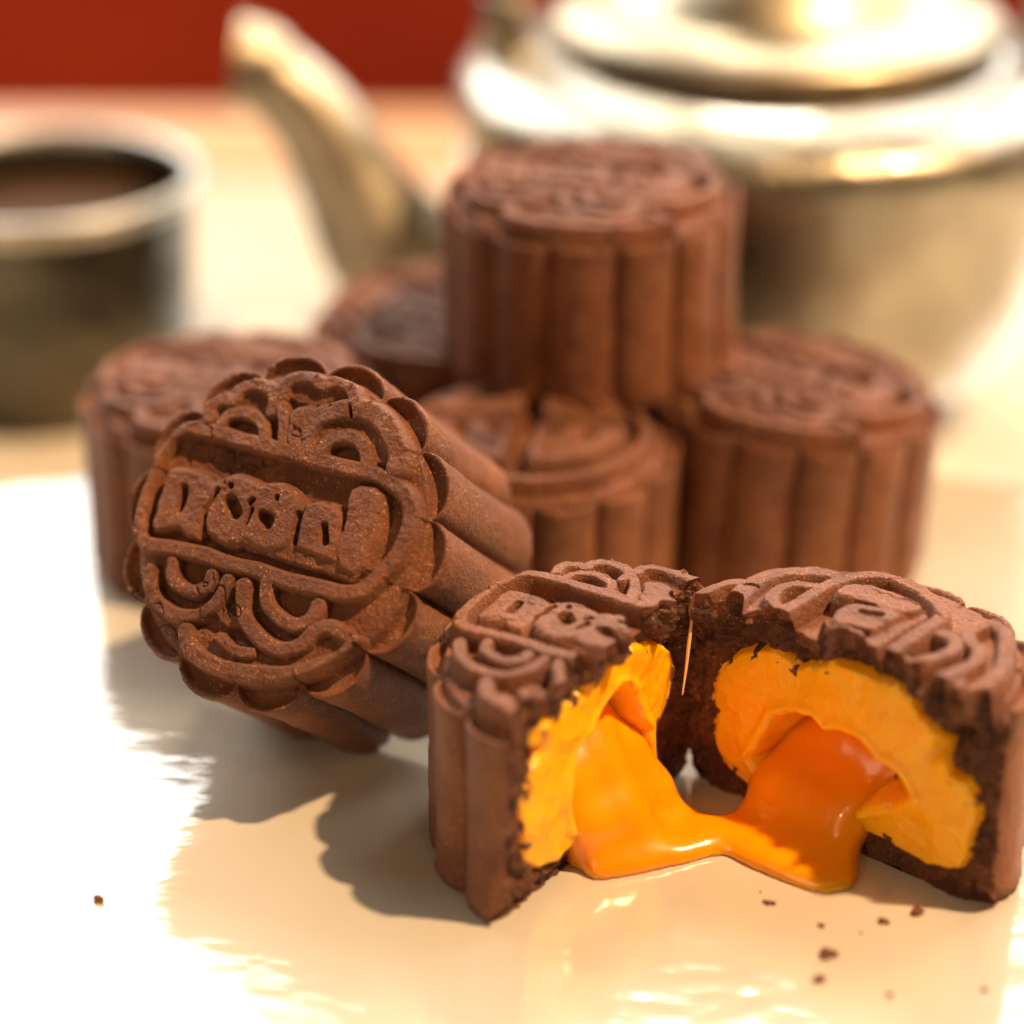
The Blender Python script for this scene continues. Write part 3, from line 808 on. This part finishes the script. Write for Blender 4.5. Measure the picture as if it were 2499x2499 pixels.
def yolk_surface():
    hstep = 0.034
    ax = [np.arange(0.35, 4.45, hstep), np.arange(-7.45, -4.75, hstep), np.arange(-0.06, 2.15, hstep)]
    X, Y, Z = np.meshgrid(*ax, indexing='ij')
    P = np.stack([X, Y, Z], -1)
    f = np.full(X.shape, 9.0)
    k = 0.30
    for a, b, ra, rb in CAPS:
        ab = b - a; t = np.clip(((P - a) @ ab) / (ab @ ab), 0, 1)
        d = np.linalg.norm(P - a - t[..., None] * ab, axis=-1) - (ra + (rb - ra) * t)
        hh = np.clip(0.5 + 0.5 * (f - d) / k, 0, 1)
        f = f * (1 - hh) + d * hh - k * hh * (1 - hh)
    X2, Y2 = X[:, :, 0], Y[:, :, 0]
    pc = curve(POOL + [POOL[0]], 4)
    m = inside(X2, Y2, pc); d2 = seg_dist(X2, Y2, pc); d2 = np.where(m, d2, -d2)
    t = np.clip(d2 / 0.26, 0, 1)
    hp = 0.21 * np.sqrt(1 - (1 - t) ** 2) * (1 + 0.25 * fbm(np.stack([X2, Y2, X2 * 0], -1), 1.2, 5, 2))
    hp = np.where(m, hp, -0.25 + 0 * hp + np.clip(d2, -0.3, 0) * 0.5)
    dp = (Z - hp[:, :, None]) * 0.75
    k = 0.22
    hh = np.clip(0.5 + 0.5 * (f - dp) / k, 0, 1)
    f = f * (1 - hh) + dp * hh - k * hh * (1 - hh)
    f = np.maximum(f, 0.004 - Z)
    # surface nets
    s = f < 0
    nx, ny, nz = f.shape
    cnt = np.zeros((nx - 1, ny - 1, nz - 1)); acc = np.zeros((nx - 1, ny - 1, nz - 1, 3))
    offs = [(i, j, k_) for i in (0, 1) for j in (0, 1) for k_ in (0, 1)]
    for a in offs:
        for d in range(3):
            if a[d]: continue
            b = list(a); b[d] = 1
            fa = f[a[0]:nx - 1 + a[0], a[1]:ny - 1 + a[1], a[2]:nz - 1 + a[2]]
            fb = f[b[0]:nx - 1 + b[0], b[1]:ny - 1 + b[1], b[2]:nz - 1 + b[2]]
            x = (fa < 0) != (fb < 0)
            tt = np.where(x, fa / np.where(x, fa - fb, 1), 0)
            p = np.zeros(acc.shape); p[..., :] = a; p[..., d] += tt
            acc += p * x[..., None]; cnt += x
    act = cnt > 0
    idx = -np.ones(act.shape, int); idx[act] = np.arange(act.sum())
    cell = np.argwhere(act)
    Vv = (cell + acc[act] / cnt[act][:, None]) * hstep + np.array([ax[0][0], ax[1][0], ax[2][0]])
    Fs = []
    for d in range(3):
        e1, e2 = [(1, 2), (2, 0), (0, 1)][d]
        sl0 = [slice(1, -1)] * 3; sl1 = [slice(1, -1)] * 3
        sl0[d] = slice(0, -1); sl1[d] = slice(1, None)
        a = s[tuple(sl0)]; b = s[tuple(sl1)]
        for flip, mm in ((False, a & ~b), (True, ~a & b)):
            c = np.argwhere(mm)
            if len(c) == 0: continue
            base_ = c.copy()
            for q in range(3):
                if q != d: base_[:, q] += 1
            def g(o1, o2):
                w_ = base_.copy(); w_[:, e1] -= o1; w_[:, e2] -= o2
                return idx[w_[:, 0], w_[:, 1], w_[:, 2]]
            qd = np.stack([g(1, 1), g(0, 1), g(0, 0), g(1, 0)], -1)
            if flip: qd = qd[:, ::-1]
            Fs.append(qd)
    Fq = np.concatenate(Fs); Fq = Fq[(Fq >= 0).all(1)]
    # relax
    for it in range(3):
        sm = np.zeros_like(Vv); c = np.zeros(len(Vv))
        for a in range(4):
            b = (a + 1) % 4
            np.add.at(sm, Fq[:, a], Vv[Fq[:, b]]); np.add.at(c, Fq[:, a], 1)
            np.add.at(sm, Fq[:, b], Vv[Fq[:, a]]); np.add.at(c, Fq[:, b], 1)
        Vv = Vv * 0.4 + 0.6 * sm / np.maximum(c, 1)[:, None]
    return Vv, Fq
V, F = yolk_surface()
org = np.array([2.4, -6.3, 0.0])
o = mesh_obj('molten_filling', V - org, F, M['yolk'])
o.location = Vector(org) * S
tag(o, 'glossy orange molten yolk flowing out of both halves into one puddle', 'yolk filling')

# ------------------------------------------------------------------ crumbs on the plate
def crumb_mesh(size, seed, elong=1.0, rot=0.0):
    rnd = random.Random(seed)
    import bmesh
    bm = bmesh.new()
    for k in range(rnd.randint(4, 6)):
        a = rnd.uniform(0, 6.28); rr = rnd.uniform(0, 0.55) * size
        r0 = size * rnd.uniform(0.28, 0.5)
        mt = Matrix.Translation((math.cos(a) * rr * elong, math.sin(a) * rr / elong, r0 * 0.75)) @ Matrix.Rotation(rnd.uniform(0, 3), 4, 'X')
        bmesh.ops.create_icosphere(bm, subdivisions=3, radius=r0, matrix=mt)
    V = np.array([v_.co[:] for v_ in bm.verts]); F = [tuple(v_.index for v_ in f.verts) for f in bm.faces]
    bm.free()
    V = V * (1 + 0.38 * fbm(V / size, 2.6, seed, 3)[:, None])
    c, s_ = math.cos(rot), math.sin(rot)
    V = np.stack([V[:, 0] * c - V[:, 1] * s_, V[:, 0] * s_ + V[:, 1] * c, np.maximum(V[:, 2], 0.002)], -1)
    return V, F

CR = [((-4.62, -7.35), 0.095, 0.6, 'elongated pastry crumb alone on the white left side of the plate'),
      ((2.87, -7.40), 0.062, 0.6, 'small narrow crumb just in front of the yolk puddle'),
      ((3.41, -7.83), 0.055, 0.9, 'small crumb between the narrow crumb and the big cluster of crumbs'),
      ((4.11, -7.76), 0.075, 1.0, 'rounded crumb at the edge of the right half shadow'),
      ((4.50, -7.55), 0.115, 1.0, 'large crumb lying in the shadow below the right half'),
      ((3.44, -8.36), 0.105, 1.5, 'biggest crumb cluster in the open plate in front'),
      ((3.28, -8.81), 0.085, 1.2, 'blurred crumb just in front of the biggest crumb cluster'),
      ((3.99, -9.05), 0.055, 1.0, 'small blurred crumb near the bottom of the photo, right of the middle'),
      ((5.02, -8.98), 0.055, 1.0, 'tiny crumb at the far right near the bottom corner'),
      ((3.83, -7.95), 0.026, 1.0, 'speck of a crumb between the rounded crumb and the big cluster'),
      ((2.80, -7.17), 0.022, 1.0, 'speck of a crumb touching the front of the yolk puddle')]
for k, (p, sz, el, lb) in enumerate(CR):
    V, F = crumb_mesh(sz, 100 + k, el, 1.2 if el < 1 else 0.3)
    o = mesh_obj('crumb', V, F, M['pastry'])
    o.location = Vector((p[0], p[1], 0.0)) * S
    tag(o, lb, 'crumb', 'crumbs scattered on the plate')

# ------------------------------------------------------------------ cup
ct = thing('tea_cup', 'dark metal tea cup with a bright rolled rim and dark tea inside', 'cup', (-8.15, 10.6, TZ))
V, F = lathe([(0.02, 0.0), (1.8, 0.0), (2.15, 0.05), (2.25, 0.25), (2.4, 0.5), (2.55, 1.1), (2.68, 2.0), (2.72, 3.0), (2.75, 3.78)], wob=0.05, seed=3)
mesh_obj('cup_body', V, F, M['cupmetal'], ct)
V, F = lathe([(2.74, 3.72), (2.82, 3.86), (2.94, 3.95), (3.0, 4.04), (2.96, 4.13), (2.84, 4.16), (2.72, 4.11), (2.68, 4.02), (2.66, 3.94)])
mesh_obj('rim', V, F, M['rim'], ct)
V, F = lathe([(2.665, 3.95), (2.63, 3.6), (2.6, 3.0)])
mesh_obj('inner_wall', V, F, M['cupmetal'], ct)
V, F = lathe([(2.6, 3.25), (1.5, 3.23), (0.01, 3.23)])
mesh_obj('tea', V, F[:, ::-1].copy(), M['tea'], ct)

for _o in ct.children:
    _o.scale = (0.94, 0.94, 1.0)

# ------------------------------------------------------------------ teapot
TP = (4.45, 10.3, TZ)
tp = thing('teapot', 'large pewter teapot with a curved spout and round lid behind the mooncakes', 'teapot', TP)
V, F = lathe([(0.02, 0.05), (2.7, 0.0), (2.95, 0.02), (3.05, 0.2), (2.95, 0.4), (3.0, 0.5)])
mesh_obj('foot', V, F, M['pewter'], tp)
V, F = lathe([(2.95, 0.45), (3.3, 0.70), (4.15, 1.35), (4.75, 2.4), (5.15, 3.7), (5.40, 4.9), (5.45, 5.6), (5.32, 6.0), (4.95, 6.25), (4.3, 6.48), (3.8, 6.60), (3.55, 6.66), (3.35, 6.68)], seg=160, wob=0.04, seed=9)
mesh_obj('pot_body', V, F, M['pewter'], tp)
V, F = lathe([(3.4, 6.80), (3.62, 6.72), (3.74, 6.76), (3.78, 6.88), (3.68, 7.04), (3.3, 7.20), (2.9, 7.28), (2.6, 7.40), (1.9, 8.0), (1.0, 8.3), (0.02, 8.4)])
lid = mesh_obj('lid', V, F, M['bright'], tp)
V, F = lathe([(0.5, 8.3), (0.45, 8.5), (0.42, 8.8), (0.8, 9.1), (1.0, 9.5), (0.8, 9.95), (0.02, 10.1)])
mesh_obj('knob', V, F, M['bright'], lid)
# spout, lower end inside the body
V, F = tube([(-3.9, 0, 1.9), (-5.6, 0, 2.1), (-6.6, 0, 2.9), (-7.25, 0, 4.1), (-7.85, 0, 5.2), (-8.6, 0, 6.0)], [1.9, 1.5, 1.2, 0.92, 0.76, 0.68], seg=40, n=10)
sp = mesh_obj('spout', V, F, M['satin'], tp)
V, F = tube([(-8.5, 0, 5.95), (-8.8, 0, 6.1), (-9.1, 0, 6.15)], [0.70, 0.78, 0.82], seg=40, n=8)
mesh_obj('spout_lip', V, F, M['satin'], sp)
# high bail handle fixed by two lugs on the shoulder
for sx in (-1, 1):
    V, F = tube([(sx * 4.35, 0, 6.0), (sx * 4.6, 0, 6.7), (sx * 4.55, 0, 7.3)], [0.55, 0.42, 0.35], seg=24)
    mesh_obj('handle_lug', V, F, M['pewter'], tp)
pts = [(4.55 * math.cos(a) , 0, 7.1 + 7.4 * math.sin(a)) for a in np.linspace(math.pi, 0, 15)]
V, F = tube(pts, [0.30] * 15, seg=20, n=6)
mesh_obj('bail_handle', V, F, M['pewter'], tp)
